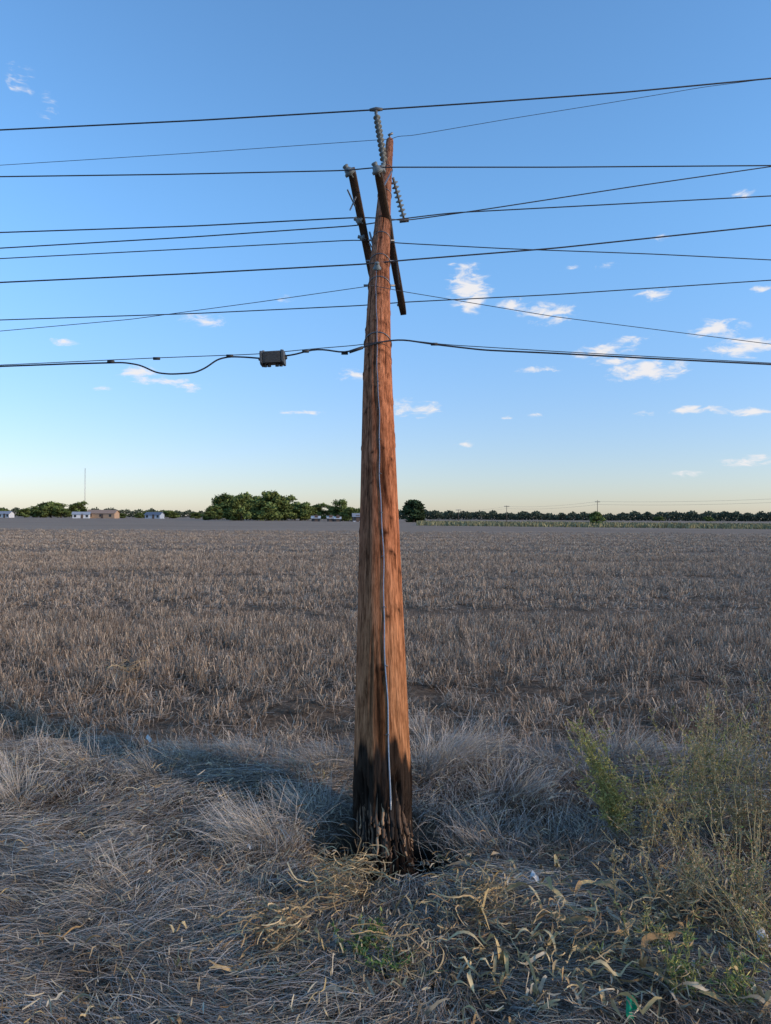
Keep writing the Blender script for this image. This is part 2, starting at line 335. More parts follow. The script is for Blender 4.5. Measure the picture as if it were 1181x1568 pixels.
for k in range(3): P[:, k, 0] = root[:, 0]+np.cos(a)*L*k/2; P[:, k, 1] = root[:, 1]+np.sin(a)*L*k/2; P[:, k, 2] = G(P[:, k, 0], P[:, k, 1])
P[:, :, 2] += rng.uniform(.03, .1, (n, 1))+rng.normal(0, .008, (n, 3))
sd_ = np.stack([-np.sin(a), np.cos(a), rng.normal(0, .6, n)], -1)
lp = np.array([[.45, .33, .18], [.6, .48, .3], [.28, .18, .09], [.5, .42, .3], [.15, .1, .06]])
ribbon(b, P, rng.uniform(.002, .005, (n, 1))*np.array([[.6, 1, .3]]), np.repeat(sd_[:, None], 3, 1), lp[rng.integers(0, 5, n)]*rng.uniform(.6, 1.1, (n, 1)))
for (px, py, hgt, wd, n, br) in ((405,1300,.34,.16,520,1.2),(470,1260,.26,.14,300,1.05),(300,1180,.26,.18,320,1),(500,1190,.26,.16,320,1),(230,1200,.26,.16,240,1),(385,1170,.26,.16,240,1),
    (700,1190,.38,.18,600,1.2),(655,1200,.36,.10,360,1.25),(790,1230,.28,.2,460,1.15),(960,1170,.30,.16,360,1.1),(850,1190,.25,.18,240,1.1),(10,1240,.36,.16,400,1.15),(120,1190,.22,.2,220,1),
    (740,1290,.24,.2,300,.95),(880,1300,.28,.2,320,.9),(640,1120,.22,.12,180,1.1),(1090,1180,.26,.2,220,1),(560,1195,.18,.08,120,1),(170,1380,.22,.2,260,1),(330,1400,.2,.2,220,1)):
    c = GP(px, py); root = c[:2]+rng.normal(0, wd*.5, (n, 2)); d = root-c[:2]
    k = np.hypot(root[:, 0]-PB[0], root[:, 1]-PB[1]) > 0.2; root = root[k]; d = d[k]; n = len(root)
    base = rng.uniform(0, 6.28) if px > 420 else math.radians(200+rng.normal()*20)
    v = d/wd*1.2+np.array([math.cos(base), math.sin(base)])*.8
    ph = np.arctan2(v[:, 1], v[:, 0])+rng.normal(0, .5, n)
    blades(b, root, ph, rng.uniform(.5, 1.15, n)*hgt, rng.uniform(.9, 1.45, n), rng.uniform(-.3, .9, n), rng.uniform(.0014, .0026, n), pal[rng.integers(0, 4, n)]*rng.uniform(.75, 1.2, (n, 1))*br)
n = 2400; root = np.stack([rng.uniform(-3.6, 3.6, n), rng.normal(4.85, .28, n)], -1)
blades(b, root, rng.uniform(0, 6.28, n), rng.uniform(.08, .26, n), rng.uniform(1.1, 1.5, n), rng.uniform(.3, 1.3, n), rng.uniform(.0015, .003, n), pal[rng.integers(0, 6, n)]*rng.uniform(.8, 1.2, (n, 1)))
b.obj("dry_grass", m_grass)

# ---------------------------------------------------------------- corn husk litter
def husks(b, cnt, area, Lr, wr, pal_, arch=(.02, .12)):
    Sg = 9; tt = np.linspace(0, 1, Sg)
    c = np.array([GP(*area(i))[:2] for i in range(cnt)]); a = rng.uniform(0, 6.28, cnt); L = rng.uniform(*Lr, cnt)
    cur = rng.normal(0, 1.4, cnt); P = np.zeros((cnt, Sg, 3)); P[:, 0, :2] = c; ph = a.copy()
    for k in range(1, Sg):
        ph = ph+cur/Sg+rng.normal(0, .15, cnt)
        P[:, k, 0] = P[:, k-1, 0]+np.cos(ph)*L/Sg; P[:, k, 1] = P[:, k-1, 1]+np.sin(ph)*L/Sg
    hgt = rng.uniform(*arch, cnt); base = rng.uniform(.02, .08, cnt)
    fr = rng.uniform(.6, 2.2, cnt)
    P[:, :, 2] = G(P[:, :, 0], P[:, :, 1])+base[:, None]+hgt[:, None]*np.abs(np.sin(tt[None]*math.pi*fr[:, None]+rng.uniform(0, 1.5, (cnt, 1))))
    tw = rng.normal(0, 1.6, cnt)[:, None]*tt[None]+rng.uniform(-.9, .9, (cnt, 1))
    sd_ = np.stack([-np.sin(a)[:, None]*np.cos(tw), np.cos(a)[:, None]*np.cos(tw), np.sin(tw)], -1)
    prof = np.clip(np.sin(tt*math.pi*0.92+0.2), .08, 1)**.8
    Wd = rng.uniform(*wr, cnt)[:, None]*prof[None]*rng.uniform(.8, 1.2, (cnt, Sg))
    ribbon(b, P, Wd, sd_, pal_[rng.integers(0, len(pal_), cnt)]*rng.uniform(.6, 1.1, (cnt, 1)), K=3, fold=.25)
hp = np.array([[.58, .42, .19], [.48, .35, .18], [.62, .48, .26], [.38, .25, .12], [.5, .42, .3]])
b = B()
husks(b, 190, lambda i: (rng.uniform(680, 1240), rng.uniform(1330, 1600)), (.06, .2), (.006, .02), hp, (.0, .06))
husks(b, 12, lambda i: (rng.uniform(700, 1100), rng.uniform(1340, 1540)), (.2, .36), (.018, .03), hp, (.02, .08))
husks(b, 80, lambda i: (rng.uniform(480, 1000), rng.uniform(1300, 1580)), (.05, .18), (.005, .018), hp, (.0, .06))
husks(b, 36, lambda i: (rng.uniform(-40, 520), rng.uniform(1400, 1590)), (.06, .18), (.004, .014), hp, (.0, .05))
husks(b, 10, lambda i: (rng.uniform(0, 500), rng.uniform(1180, 1400)), (.05, .12), (.005, .011), hp)
b.obj("corn_husk_litter", m_husk)
for k, (px, py, s) in enumerate(((222,1152,.025),(812,1378,.022),(1160,1472,.036),(378,1318,.012))):
    b = B(); c = GP(px, py); c[2] = G(c[0], c[1])+.07
    P = np.array([[c+np.array([j*s*.4, (j%2)*s*.3, s*.6*math.sin(j*1.3)]) for j in range(5)]])
    ribbon(b, P, np.full((1, 5), s*1.2), np.tile(np.array([0.2, .7, .6]), (1, 5, 1)), np.array([[.62, .62, .6]]), K=3, fold=.3)
    b.obj("paper_scrap", m_generic)
def tangle(b, px, py, R, n, colr, wr=(.003, .007), hgt=.14):
    c = GP(px, py)[:2]; Sg = 14
    P = np.zeros((n, Sg, 3)); p0 = c+rng.normal(0, R*.45, (n, 2)); P[:, 0, :2] = p0; P[:, 0, 2] = rng.uniform(.03, hgt, n)
    ph = rng.uniform(0, 6.28, n); dp = rng.normal(0, .35, n); ez = rng.uniform(-.6, .9, n); st = rng.uniform(.010, .024, n)
    for k in range(1, Sg):
        ph = ph+dp+rng.normal(0, .3, n); ez = ez*.8+rng.normal(0, .35, n)
        P[:, k, 0] = P[:, k-1, 0]+np.cos(ph)*st; P[:, k, 1] = P[:, k-1, 1]+np.sin(ph)*st; P[:, k, 2] = np.clip(P[:, k-1, 2]+np.sin(ez)*st, .02, hgt*1.3)
    a = rng.uniform(0, 6.28, n); sd_ = np.stack([np.cos(a), np.sin(a), rng.normal(0, 1, n)], -1); sd_ /= np.linalg.norm(sd_, axis=1)[:, None]
    ribbon(b, P, rng.uniform(*wr, (n, 1))*np.ones((1, Sg)), np.repeat(sd_[:, None], Sg, 1), colr[rng.integers(0, len(colr), n)]*rng.uniform(.6, 1.2, (n, 1)))
vp = np.array([[.46, .32, .16], [.56, .41, .22], [.30, .20, .11], [.36, .27, .15]])
b = B()
tangle(b, 530, 1385, .12, 170, vp, (.002, .006), hgt=.19); tangle(b, 430, 1450, .13, 110, vp, (.002, .006), .12); tangle(b, 740, 1410, .15, 130, vp, (.002, .006), .13); tangle(b, 640, 1480, .18, 80, vp, (.002, .005), .1)
tangle(b, 900, 1480, .3, 150, vp, (.002, .005), .12); tangle(b, 1080, 1420, .3, 150, vp, (.002, .005), .15); tangle(b, 185, 1050, .12, 40, vp, (.004, .009), .17)
b.obj("dried_vine_tangle", m_husk)

# ---------------------------------------------------------------- weeds
def weed(name, px, py, H, spread, nst, leafc, stemc, leaf=(.012, .0045), dens=1.0, lean=(0, 0), Sg=10):
    b = B(); c = GP(px, py); c[2] = G(c[0], c[1]); 
    LP = []; 
    for i in range(nst):
        a = rng.uniform(0, 6.28); r = abs(rng.normal(0, spread)); h = H*rng.uniform(.45, 1.08); c0_ = c+np.array([rng.normal(0, spread*.35), rng.normal(0, spread*.35), 0])
        tt = np.linspace(0, 1, Sg); dx = math.cos(a)*r+lean[0]; dy = math.sin(a)*r+lean[1]
        P = c0_+np.stack([dx*tt**1.4+rng.normal(0, .006, Sg).cumsum(), dy*tt**1.4+rng.normal(0, .006, Sg).cumsum(), h*tt], -1)
        tube(b, P, np.linspace(.0030, .0010, Sg), stemc*rng.uniform(.7, 1.2), 4, 0, False)
        nb_ = int(h/.022*dens)
        for j in range(nb_):
            s = rng.uniform(.1, 1); p0 = np.array([np.interp(s, tt, P[:, k]) for k in range(3)])
            a2 = rng.uniform(0, 6.28); L = rng.uniform(.03, .17)*(1.15-s*.75)*H/.7; e = rng.uniform(.2, 1.2)
            t2 = np.linspace(0, 1, 4); Q = p0+np.stack([math.cos(a2)*math.cos(e)*L*t2, math.sin(a2)*math.cos(e)*L*t2, math.sin(e)*L*t2-0.15*L*t2**2], -1)
            tube(b, Q, np.linspace(.0013, .0006, 4), stemc*rng.uniform(.7, 1.2), 3, 0, False)
            m_ = max(4, int(L/.0065)); sv = rng.uniform(0, 1, m_)
            LP.append(np.stack([np.interp(sv, t2, Q[:, k]) for k in range(3)], -1))
    LP = np.concatenate(LP); n = len(LP)
    a = rng.uniform(0, 6.28, n); e = rng.uniform(-.2, 1.2, n); d = np.stack([np.cos(a)*np.cos(e), np.sin(a)*np.cos(e), np.sin(e)], -1)
    l = leaf[0]*rng.uniform(.5, 1.4, n); P = LP[:, None]+d[:, None]*(l[:, None]*np.array([0, .5, 1]))[..., None]
    sd_ = np.cross(d, rng.normal(0, 1, (n, 3))); sd_ /= np.linalg.norm(sd_, axis=1)[:, None]
    leafc = np.atleast_2d(leafc)
    ribbon(b, P, leaf[1]*rng.uniform(.6, 1.3, (n, 1))*np.array([[.4, 1, .2]]), np.repeat(sd_[:, None], 3, 1), leafc[rng.integers(0, len(leafc), n)]*rng.uniform(.6, 1.25, (n, 1)))
    return b.obj(name, m_leaf)
yg = np.array([[.46, .42, .13], [.52, .44, .16], [.36, .35, .12]]); tan = np.array([[.48, .37, .21], [.54, .43, .26], [.38, .32, .17], [.36, .25, .14]])
gr = np.array([[.10, .18, .06], [.14, .23, .07], [.20, .24, .08]]); st_t = np.array([.44, .34, .18]); st_g = np.array([.32, .30, .12])
weed("kochia_weed", 950, 1290, .60, .09, 20, yg, st_g, lean=(-.17, .05), dens=1.2)
weed("kochia_weed", 1010, 1310, .5, .2, 20, np.vstack([yg, tan, tan]), st_t)
weed("kochia_weed", 1090, 1290, .72, .2, 20, np.vstack([yg, tan, tan]), st_t)
weed("kochia_weed", 1170, 1300, .80, .24, 22, tan, st_t)
weed("kochia_weed", 1130, 1400, .42, .26, 26, np.vstack([tan, tan, gr]), st_t)
weed("kochia_weed", 1040, 1400, .34, .24, 22, tan, st_t)
weed("kochia_weed", 1200, 1480, .38, .26, 22, np.vstack([tan, yg]), st_t)
weed("kochia_weed", 985, 1250, .36, .18, 16, np.vstack([gr, yg, tan]), st_g)
weed("kochia_weed", 1110, 1220, .5, .3, 18, np.vstack([gr, yg, tan, tan]), st_g)
weed("green_weed", 555, 1470, .13, .10, 20, gr, st_g, (.014, .006), 1.6)
weed("green_weed", 590, 1500, .10, .09, 14, gr, st_g, (.014, .006), 1.6)
weed("green_weed", 1050, 1540, .17, .08, 16, np.vstack([gr, yg]), st_g, (.022, .004), 1.3)
weed("green_weed", 1130, 1555, .17, .1, 16, np.vstack([gr, yg]), st_g, (.022, .004), 1.3)
weed("green_weed", 1000, 1470, .16, .12, 14, np.vstack([tan, yg]), st_g, (.02, .005))

# ---------------------------------------------------------------- utility pole
pole = bpy.data.objects.new("utility_pole", None); S.collection.objects.link(pole)
SL = 1.15
def dep(y):
    k = (790-y)/F; h = (1.6+3.65*k)/(1-SL*k); return 3.65+SL*h
ky = np.array([1460, 1290, 1230, 1100, 1000, 800, 600, 530, 400, 300, 245, 216.])
kx = np.array([594, 589.5, 586.5, 584.5, 583.5, 581, 578.5, 578.5, 582, 589, 594.5, 597.])
kw = np.array([105, 90, 92, 82, 74.5, 60, 46, 40.5, 29.5, 20, 13.5, 11.])
nr = 1100; ns = 110
ctrl = np.array([U(x, y, dep(y)) for x, y in zip(kx, ky)]); rad = np.array([w*dep(y)/F/2 for w, y in zip(kw, ky)])
acc = np.concatenate([[0], np.cumsum(np.linalg.norm(np.diff(ctrl, axis=0), axis=1))]); acc -= acc[1]
tq = np.linspace(0, 1, nr)**1.5; sv = acc[0]+(acc[-1]-acc[0])*(0.35*np.linspace(0, 1, nr)+0.65*tq)
def smooth(a, k=41):
    p_ = np.concatenate([2*a[0]-a[1:k//2+1][::-1], a, 2*a[-1]-a[-k//2:-1][::-1]]); return np.convolve(p_, np.ones(k)/k, 'valid')[:len(a)]
C = np.stack([smooth(np.interp(sv, acc, ctrl[:, k])) for k in range(3)], -1); R = smooth(np.interp(sv, acc, rad))
T = np.gradient(C, axis=0); T /= np.linalg.norm(T, axis=1)[:, None]
A = np.array([1., 0, 0])-T*T[:, :1]; A /= np.linalg.norm(A, axis=1)[:, None]; Fr = np.cross(A, T)
if Fr[nr//2, 1] > 0: Fr = -Fr
th = np.arange(ns)/ns*2*math.pi
disp = np.zeros((nr, ns)); knot = np.zeros((nr, ns)); stain = np.zeros((nr, ns)); tone = np.zeros((nr, ns))
for i in range(210):
    s0 = rng.uniform(acc[0], acc[-1]); L = rng.uniform(.2, 1.1); t0 = rng.uniform(0, 6.28); w = rng.uniform(.022, .045)
    tt0 = t0+.06*np.sin(sv*3+i); dth = (th[None]-tt0[:, None]+math.pi) % (2*math.pi)-math.pi
    m_ = np.exp(-(dth/w)**2)*np.exp(-((sv-s0)/L)**4)[:, None]; disp -= .004*m_; knot += .6*m_
for i in range(60):
    s0 = rng.uniform(acc[0], acc[-1]); L = rng.uniform(.3, 1.5); t0 = rng.uniform(0, 6.28); w = rng.uniform(.15, .4)
    dth = (th[None]-t0+math.pi) % (2*math.pi)-math.pi; tone += rng.uniform(-.25, .25)*np.exp(-(dth/w)**2)*np.exp(-((sv-s0)/L)**2)[:, None]
s = .75
while s < acc[-1]:
    for j in range(rng.integers(3, 7)):
        t0 = rng.uniform(0, 6.28); s0 = s+rng.normal(0, .06); dth = (th[None]-t0+math.pi) % (2*math.pi)-math.pi
        k_ = rng.uniform(.6, 1.2); rr = np.hypot(dth*.15, (sv[:, None]-s0)*1.0)/k_; disp += .007*np.exp(-(rr/.035)**2)-.007*np.exp(-(rr/.014)**2)
        knot += .95*np.exp(-(rr/.019)**2)+.25*np.exp(-((rr-.034)/.008)**2)
        knot += .3*np.exp(-(dth/.06)**2)*np.exp(-np.abs(sv[:, None]-s0+.06)/.06)*(sv[:, None] < s0)
    s += rng.uniform(.26, .46)
jag = .12*np.sin(th*5+1)+.09*np.sin(th*11+2)+.06*np.sin(th*17)
charm = np.clip((.46+jag[None]*.4-sv[:, None])/.06, 0, 1)
rot_ = np.clip((.22+jag[None]*.7-sv[:, None])/.04, 0, 1)
disp -= rot_*.022*(1+.6*np.sin(th*23)[None]) + charm*.003*np.sin(th*31)[None]
stain = np.exp(-(((th[None]-4.85+.22*np.sin(sv*2.1)[:, None]+math.pi) % (2*math.pi)-math.pi)/.26)**2)*np.clip(np.sin(sv*2.2+1)+.55, 0, 1)[:, None]*np.clip((4.6-sv)/2, 0, 1)[:, None]
RR = R[:, None]+disp
V = C[:, None]+RR[..., None]*(np.cos(th)[None, :, None]*A[:, None]-np.sin(th)[None, :, None]*Fr[:, None])
kn = np.clip(knot, 0, 1)[..., None]
c0 = np.ones((nr, ns, 3))*np.array([.47, .165, .072])
upf = np.clip((sv-4)/5, 0, 1)[:, None, None]; c0 = c0*(1-upf)+np.array([.36, .15, .08])*upf
c0 = c0*(1+tone[..., None])
low = np.clip((2.2-sv)/1.5, 0, 1)[:, None, None]; c0 = c0*(1-low*.6)+np.array([.50, .235, .10])*low*.6
left_shade = (np.clip(-np.cos(th), 0, 1)**.8)[None, :, None]; c0 = c0*(1-.4*left_shade)+np.array([.18, .095, .062])*.4*left_shade  # shade on the shaft's left side, painted into the vertex colour
c0 = c0*(1-.84*kn); c0 = c0*(1-.85*np.clip(stain, 0, 1)[..., None])
c0 = c0*(1-charm[..., None])+np.array([.034, .022, .015])*charm[..., None]
c0 = c0*(1-rot_[..., None])+np.array([.025, .016, .011])*rot_[..., None]
b = B(); idx = np.arange(nr*ns).reshape(nr, ns); nx = np.roll(idx, -1, 1)
q = np.stack([idx[:-1], nx[:-1], nx[1:], idx[1:]], -1).reshape(-1, 4)
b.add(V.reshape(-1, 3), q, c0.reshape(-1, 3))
ex = np.stack([np.cos(th)[None]*.15+0*sv[:, None], np.sin(th)[None]*.15+0*sv[:, None], sv[:, None]+0*th[None]], -1).reshape(-1, 3)
topc = np.vstack([V[-1], np.repeat((C[-1]+T[-1]*.03)[None], ns, 0)]); ii = np.arange(ns); jj = np.roll(ii, -1)
b.add(topc, np.stack([ii, jj, jj+ns, ii+ns], -1), (.1, .06, .04)); ex = np.vstack([ex, np.zeros((2*ns, 3))])
mw = bpy.data.materials.new("treated_pole_wood"); mw.use_nodes = True; t = mw.node_tree; p = t.nodes['Principled BSDF']
p.inputs['Roughness'].default_value = .85; p.inputs['Specular IOR Level'].default_value = .04
wa = N(t, 'ShaderNodeAttribute', attribute_name='wood'); ca_ = N(t, 'ShaderNodeAttribute', attribute_name='Col')
g1 = noise(t, wa.outputs['Vector'], 60, (1, 1, .08), 0, 6, .7); g2 = noise(t, wa.outputs['Vector'], 150, (1, 1, .05), 0, 4, .7); g3 = noise(t, wa.outputs['Vector'], 11, (1, 1, .4), 0, 5, .65)
gg = ramp(t, g1, [(.36, (.38, .32, .28)), (.47, (.88, .88, .88)), (.62, (1.25, 1.25, 1.25))])
gh = ramp(t, g2, [(.36, (.55, .52, .48)), (.5, (1, 1, 1)), (.7, (1.25, 1.23, 1.2))])
gk = ramp(t, g3, [(.32, (.6, .55, .52)), (.5, (1, 1, 1)), (.68, (1.15, 1.2, 1.25))])
cc = mixc(t, 1.0, mixc(t, 1.0, mixc(t, 1.0, ca_.outputs['Color'], gg, 'MULTIPLY'), gh, 'MULTIPLY'), gk, 'MULTIPLY'); t.links.new(cc, p.inputs['Base Color'])
bm = N(t, 'ShaderNodeBump'); bm.inputs['Strength'].default_value = .7; bm.inputs['Distance'].default_value = .007
t.links.new(math_n(t, 'ADD', g1, g2), bm.inputs['Height']); t.links.new(bm.outputs[0], p.inputs['Normal'])
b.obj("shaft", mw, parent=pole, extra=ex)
def onpole(s, ang, off=0.0):
    c = np.array([np.interp(s, sv, C[:, k]) for k in range(3)]); r = np.interp(s, sv, R)
    a = np.array([np.interp(s, sv, A[:, k]) for k in range(3)]); f_ = np.array([np.interp(s, sv, Fr[:, k]) for k in range(3)])
    return c+(r+off)*(math.cos(ang)*a+math.sin(ang)*f_)
def s_at(y): return float(np.interp(-y, -ky, acc))
b = B()
for i in range(110):
    ang = rng.uniform(-.4, math.pi+.4); s0 = rng.uniform(-.14, .04); L = rng.uniform(.05, .26); w = rng.uniform(.008, .022)
    ps = [onpole(s0+L*k/5, ang+.015*k*rng.normal(), -.022+rng.uniform(-.003, .003)+ (0.014 if k == 0 else 0)) for k in range(6)]
    cl = np.array([.44, .27, .15]) if rng.random() < .16 else (np.array([.15, .09, .055]) if rng.random() < .4 else np.array([.035, .026, .02]))
    tube(b, ps, np.array([.5, 1, 1, .8, .5, .1])*w*.6, cl, 5)
b.obj("splinters", m_bark, parent=pole)
b = B(); pts = []
for y, x in ((430,576),(500,577),(560,578),(640,580),(720,581.5),(800,583.5),(900,587),(1000,589.5),(1100,592.5),(1200,594.5),(1265,597)):
    pts.append((s_at(y), (x-np.interp(-y, -ky, kx))/(np.interp(-y, -ky, kw)/2)))
ps_ = sorted(pts); ss = np.linspace(ps_[0][0], ps_[-1][0], 120); P = []
for s in ss:
    P.append(onpole(s, math.acos(np.clip(np.interp(s, [a_[0] for a_ in ps_], [a_[1] for a_ in ps_])+.03*math.sin(s*4)+.015*math.sin(s*11), -1, 1)), .006))
tube(b, P, .0038, (.36, .36, .36), 8)
for s in np.arange(.5, ss[-1], .45):
    f_ = np.interp(s, [a_[0] for a_ in ps_], [a_[1] for a_ in ps_]); tube(b, [onpole(s, math.acos(f_)+.07, .004), onpole(s, math.acos(f_), .013), onpole(s, math.acos(f_)-.07, .004)], .003, (.2, .2, .2), 6)
b.obj("ground_wire", m_metal, parent=pole)

# crossarms
armc = (.085, .055, .038)
a1n, a1f = U(538, 258, 9.6), U(571, 425, 10.6); a2n, a2f = U(578, 256, 9.4), U(618, 480, 11.2)
b = B(); beam(b, a1n, a1f, .10, .085, armc); beam(b, a2n, a2f, .10, .085, armc)
b.obj("crossarm", m_bark, parent=pole)
b = B()
for p0, p1, w in (((532,290,9.7),(545,318,9.8),.02),((546,300,9.8),(536,322,9.7),.018),((583,270,9.5),(588,300,10.2),.03),((598,330,10.0),(612,440,10.7),.02),((566,355,9.9),(578,400,9.0),.025),((580,398,8.9),(566,372,9.8),.018),((600,262,10.9),(588,285,10.0),.02)):
    beam(b, U(*p0), U(*p1), w, .008, (.25, .25, .25))
for y in (370, 398, 440):
    tube(b, [onpole(s_at(y), -.1, .06), onpole(s_at(y), math.pi+.1, .06)], .012, (.22, .22, .22), 8)
tube(b, [C[-1], C[-1]+np.array([0, 0, .12])], .012, (.2, .2, .2)); tube(b, [C[-1]+np.array([-.03, 0, .1]), C[-1]+np.array([.05, 0, .14])], .02, (.2, .2, .2))
for y in (262, 300, 372, 404, 445, 528):
    s = s_at(y); tube(b, [onpole(s, a, .004) for a in np.linspace(0, 2*math.pi, 40)], .007, (.16, .15, .15), 6, caps=False)
b.obj("steel_hardware", m_metal, parent=pole)
def string(b, p0, p1, nd, rd, col):
    p0 = np.array(p0); p1 = np.array(p1); s = []; r = []
    s += [0, .04]; r += [.02, .02]
    for i in range(nd):
        c = .06+.88*(i+.5)/nd; h = .88/nd
        s += [c-h*.42, c-h*.1, c, c+h*.1, c+h*.3]; r += [rd*.28, rd*.5, rd, rd*.9, rd*.28]
    s += [.96, 1]; r += [.02, .02]
    tube(b, p0[None]+np.array(s)[:, None]*(p1-p0)[None], r, col, 14)
insc = (.17, .18, .17)
b = B()
w1d = 11.6
string(b, U(589, 252, 11.3), U(576, 172, w1d), 10, .058, insc); string(b, U(602, 272, 11.2), U(619, 336, 11.6), 8, .058, insc)
tube(b, [U(566, 168.5, w1d), U(576, 167.5, w1d), U(586, 167.5, w1d)], [.02, .035, .02], (.1, .1, .1), 8); tube(b, [U(576, 175, w1d), U(576, 166, w1d)], .025, (.12, .12, .12), 8)
tube(b, [U(612, 338.5, 11.6), U(626, 337, 11.6)], .03, (.1, .1, .1), 8)
b.obj("suspension_insulators", m_generic, parent=pole)
b = B()
def bell(b, p, s=1.0, d=(0, 0, 1), col=(.16, .18, .18)):
    p = np.array(p); d = unit(d); h = np.array([-.10, -.06, -.05, -.02, 0, .03, .035, .055, .075, .09])*s; r = np.array([.012, .012, .075, .078, .055, .05, .038, .035, .045, .03])*s
    tube(b, p+h[:, None]*d[None], r, col, 16)
bell(b, U(534, 262, 9.55), .95, (-.6, -.3, .75)); bell(b, U(577, 259, 9.35), .95, (-.4, -.3, .8)); bell(b, U(549, 338, 10), .7, (-.8, 0, .5)); bell(b, U(554, 364, 10.1), .6, (-1, 0, .3)); bell(b, U(585, 258, 10.9), .9, (.3, 0, .9))
bell(b, onpole(s_at(438), 1.7, .07), .6, (0, -.6, .8)); bell(b, U(613, 464, 11.1), .7, (-.2, 0, 1))
b.obj("pin_insulators", m_generic, parent=pole)

# ---------------------------------------------------------------- wires
def wire(name, pts, r, col=(.05, .05, .055), parent=None, ext=(30, 30)):
    P = np.array([U(*p_) for p_ in pts]); 
    a = np.concatenate([[0], np.cumsum(np.linalg.norm(np.diff(P, axis=0), axis=1))]); n = 90
    tv = np.linspace(0, a[-1], n); Q = np.stack([np.interp(tv, a, P[:, k]) for k in range(3)], -1)
    for _ in range(3): Q[1:-1] = (Q[:-2]+Q[1:-1]*2+Q[2:])/4
    L0 = unit(Q[0]-Q[1]); L1 = unit(Q[-1]-Q[-2])
    if ext[0]: Q = np.vstack([Q[0]+L0*ext[0], Q])
    if ext[1]: Q = np.vstack([Q, Q[-1]+L1*ext[1]])
    b = B(); tube(b, Q, r, col, 6); return b.obj(name, m_wire, parent=parent)
D1 = w1d
wire("power_line", [(0,199,D1+.4),(300,184.5,D1+.1),(576,168,D1),(740,157,D1),(960,141,D1+.1),(1181,120,D1+.3)], .0115)
wire("power_line", [(0,253,12.9),(300,234,12.8),(596,213,12.75)], .0045, ext=(30, 0))
wire("power_line", [(598,214,12.75),(606,207,12.75),(620,209,12.75),(640,206,12.75),(780,182,12.8),(930,158,12.9),(1080,133,13),(1181,120,13.1)], .0045, ext=(0, 30))
wire("power_line", [(0,270.5,9.6),(260,267,9.5),(534,261,9.5),(576,256,9.35),(605,256,9.35),(850,256,9.5),(1181,253.5,9.6)], .0078)
wire("power_line", [(0,356,10.3),(300,346,10.1),(545,333,10.0),(585,334,10.8),(620,338,11.6),(740,321,11.6),(980,284,11.8),(1181,255,12)], .0085)
wire("power_line", [(0,380,10.4),(300,362.5,10.2),(552,345,10.2),(600,337,10.4),(690,326,10.5),(860,317,10.5),(1181,300,10.6)], .008)
wire("power_line", [(0,396,10.4),(300,380.5,10.2),(553,367,10.15),(606,372,10.2),(780,381,10.2),(1000,389,10.3),(1181,398,10.4)], .0068)
wire("power_line", [(0,432.5,9.0),(300,418.5,8.9),(566,404,8.75),(612,399,8.75),(850,380,8.9),(1181,345,9.0)], .0085)
wire("power_line", [(0,490,11),(300,480,11),(560,467.5,11),(613,463,11),(850,451,11),(1181,429,11)], .0075)
wire("power_line", [(0,507,8.3),(200,489,8.2),(400,462,8.2),(573,437,8.1)], .0036, ext=(30, 0))
wire("power_line", [(575,438,8.1),(615,446,8.2),(850,485,8.3),(1181,527,8.4)], .0036, ext=(0, 30))
dm = float(dep(528))-.25
comm = bpy.data.objects.new("communication_cable", None); S.collection.objects.link(comm)
def cw(nm, pts, r, col=(.035, .035, .04), **k):
    o = wire(nm, pts, r, col, comm, **k)
cw("messenger_strand", [(0,559,dm+.1),(240,548,dm),(400,542,dm),(480,534,dm),(556,528,dm),(577,524,dm-.02),(598,520,dm),(640,522,dm),(670,527,dm),(850,538,dm),(1181,556,dm+.1)], .0038)
cw("cable", [(0,561,dm+.1),(110,557,dm),(190,555,dm),(215,559,dm),(240,571,dm),(262,573,dm),(298,571,dm),(316,563,dm),(333,550,dm),(352,546,dm),(378,547,dm),(402,549,dm)], .0078, ext=(30, 0))
cw("cable", [(436,545,dm),(455,543,dm),(475,535,dm),(500,535,dm),(526,541,dm-.02),(550,534,dm-.03),(572,526,dm-.05),(598,521,dm-.02),(618,520,dm),(662,527,dm),(740,536,dm),(850,541,dm),(1000,549,dm),(1181,558,dm+.1)], .0078, ext=(0, 30))
b = B()
for x, y in ((170,554),(240,549),(352,545),(468,538),(528,541),(665,527)): tube(b, [U(x-5, y, dm), U(x+5, y, dm)], .015, (.04, .04, .04), 8)
tube(b, [U(535, 539, dm-.03), U(556, 532, dm-.04)], .016, (.04, .04, .045), 8)
b.obj("cable_clamps", m_wire, parent=comm)
enc = bpy.data.objects.new("splice_enclosure", None); S.collection.objects.link(enc)
c = U(418, 549, dm); ux = np.array([1, 0, .06]); ux = unit(ux); uz = unit(np.cross(ux, (0, 1, 0))); uz = uz if uz[2] > 0 else -uz; uy = np.array([0, 1., 0]); px = dm/F
b = B(); g_ = (.11, .11, .11)
box(b, c, ux*16*px, uz*8.5*px, uy*.07, g_, bev=.2)
for sx in (-1, 1): box(b, c+ux*16.5*px*sx, ux*2.2*px, uz*10.5*px, uy*.085, (.09, .09, .09), bev=.25)
for k in range(-5, 6): box(b, c+uz*(k*1.5*px)-uy*.072, ux*13*px, uz*.35*px, uy*.012, (.15, .15, .15), bev=.2)
box(b, c+uz*9*px, ux*17*px, uz*1.2*px, uy*.05, (.09, .09, .09))
b.obj("body", m_generic, False, enc)
b = B()
for x in (-12, -6, 6, 12):
    tube(b, [c+ux*x*px-uz*8*px, c+ux*x*px-uz*12.5*px], .018, (.08, .08, .08), 8)
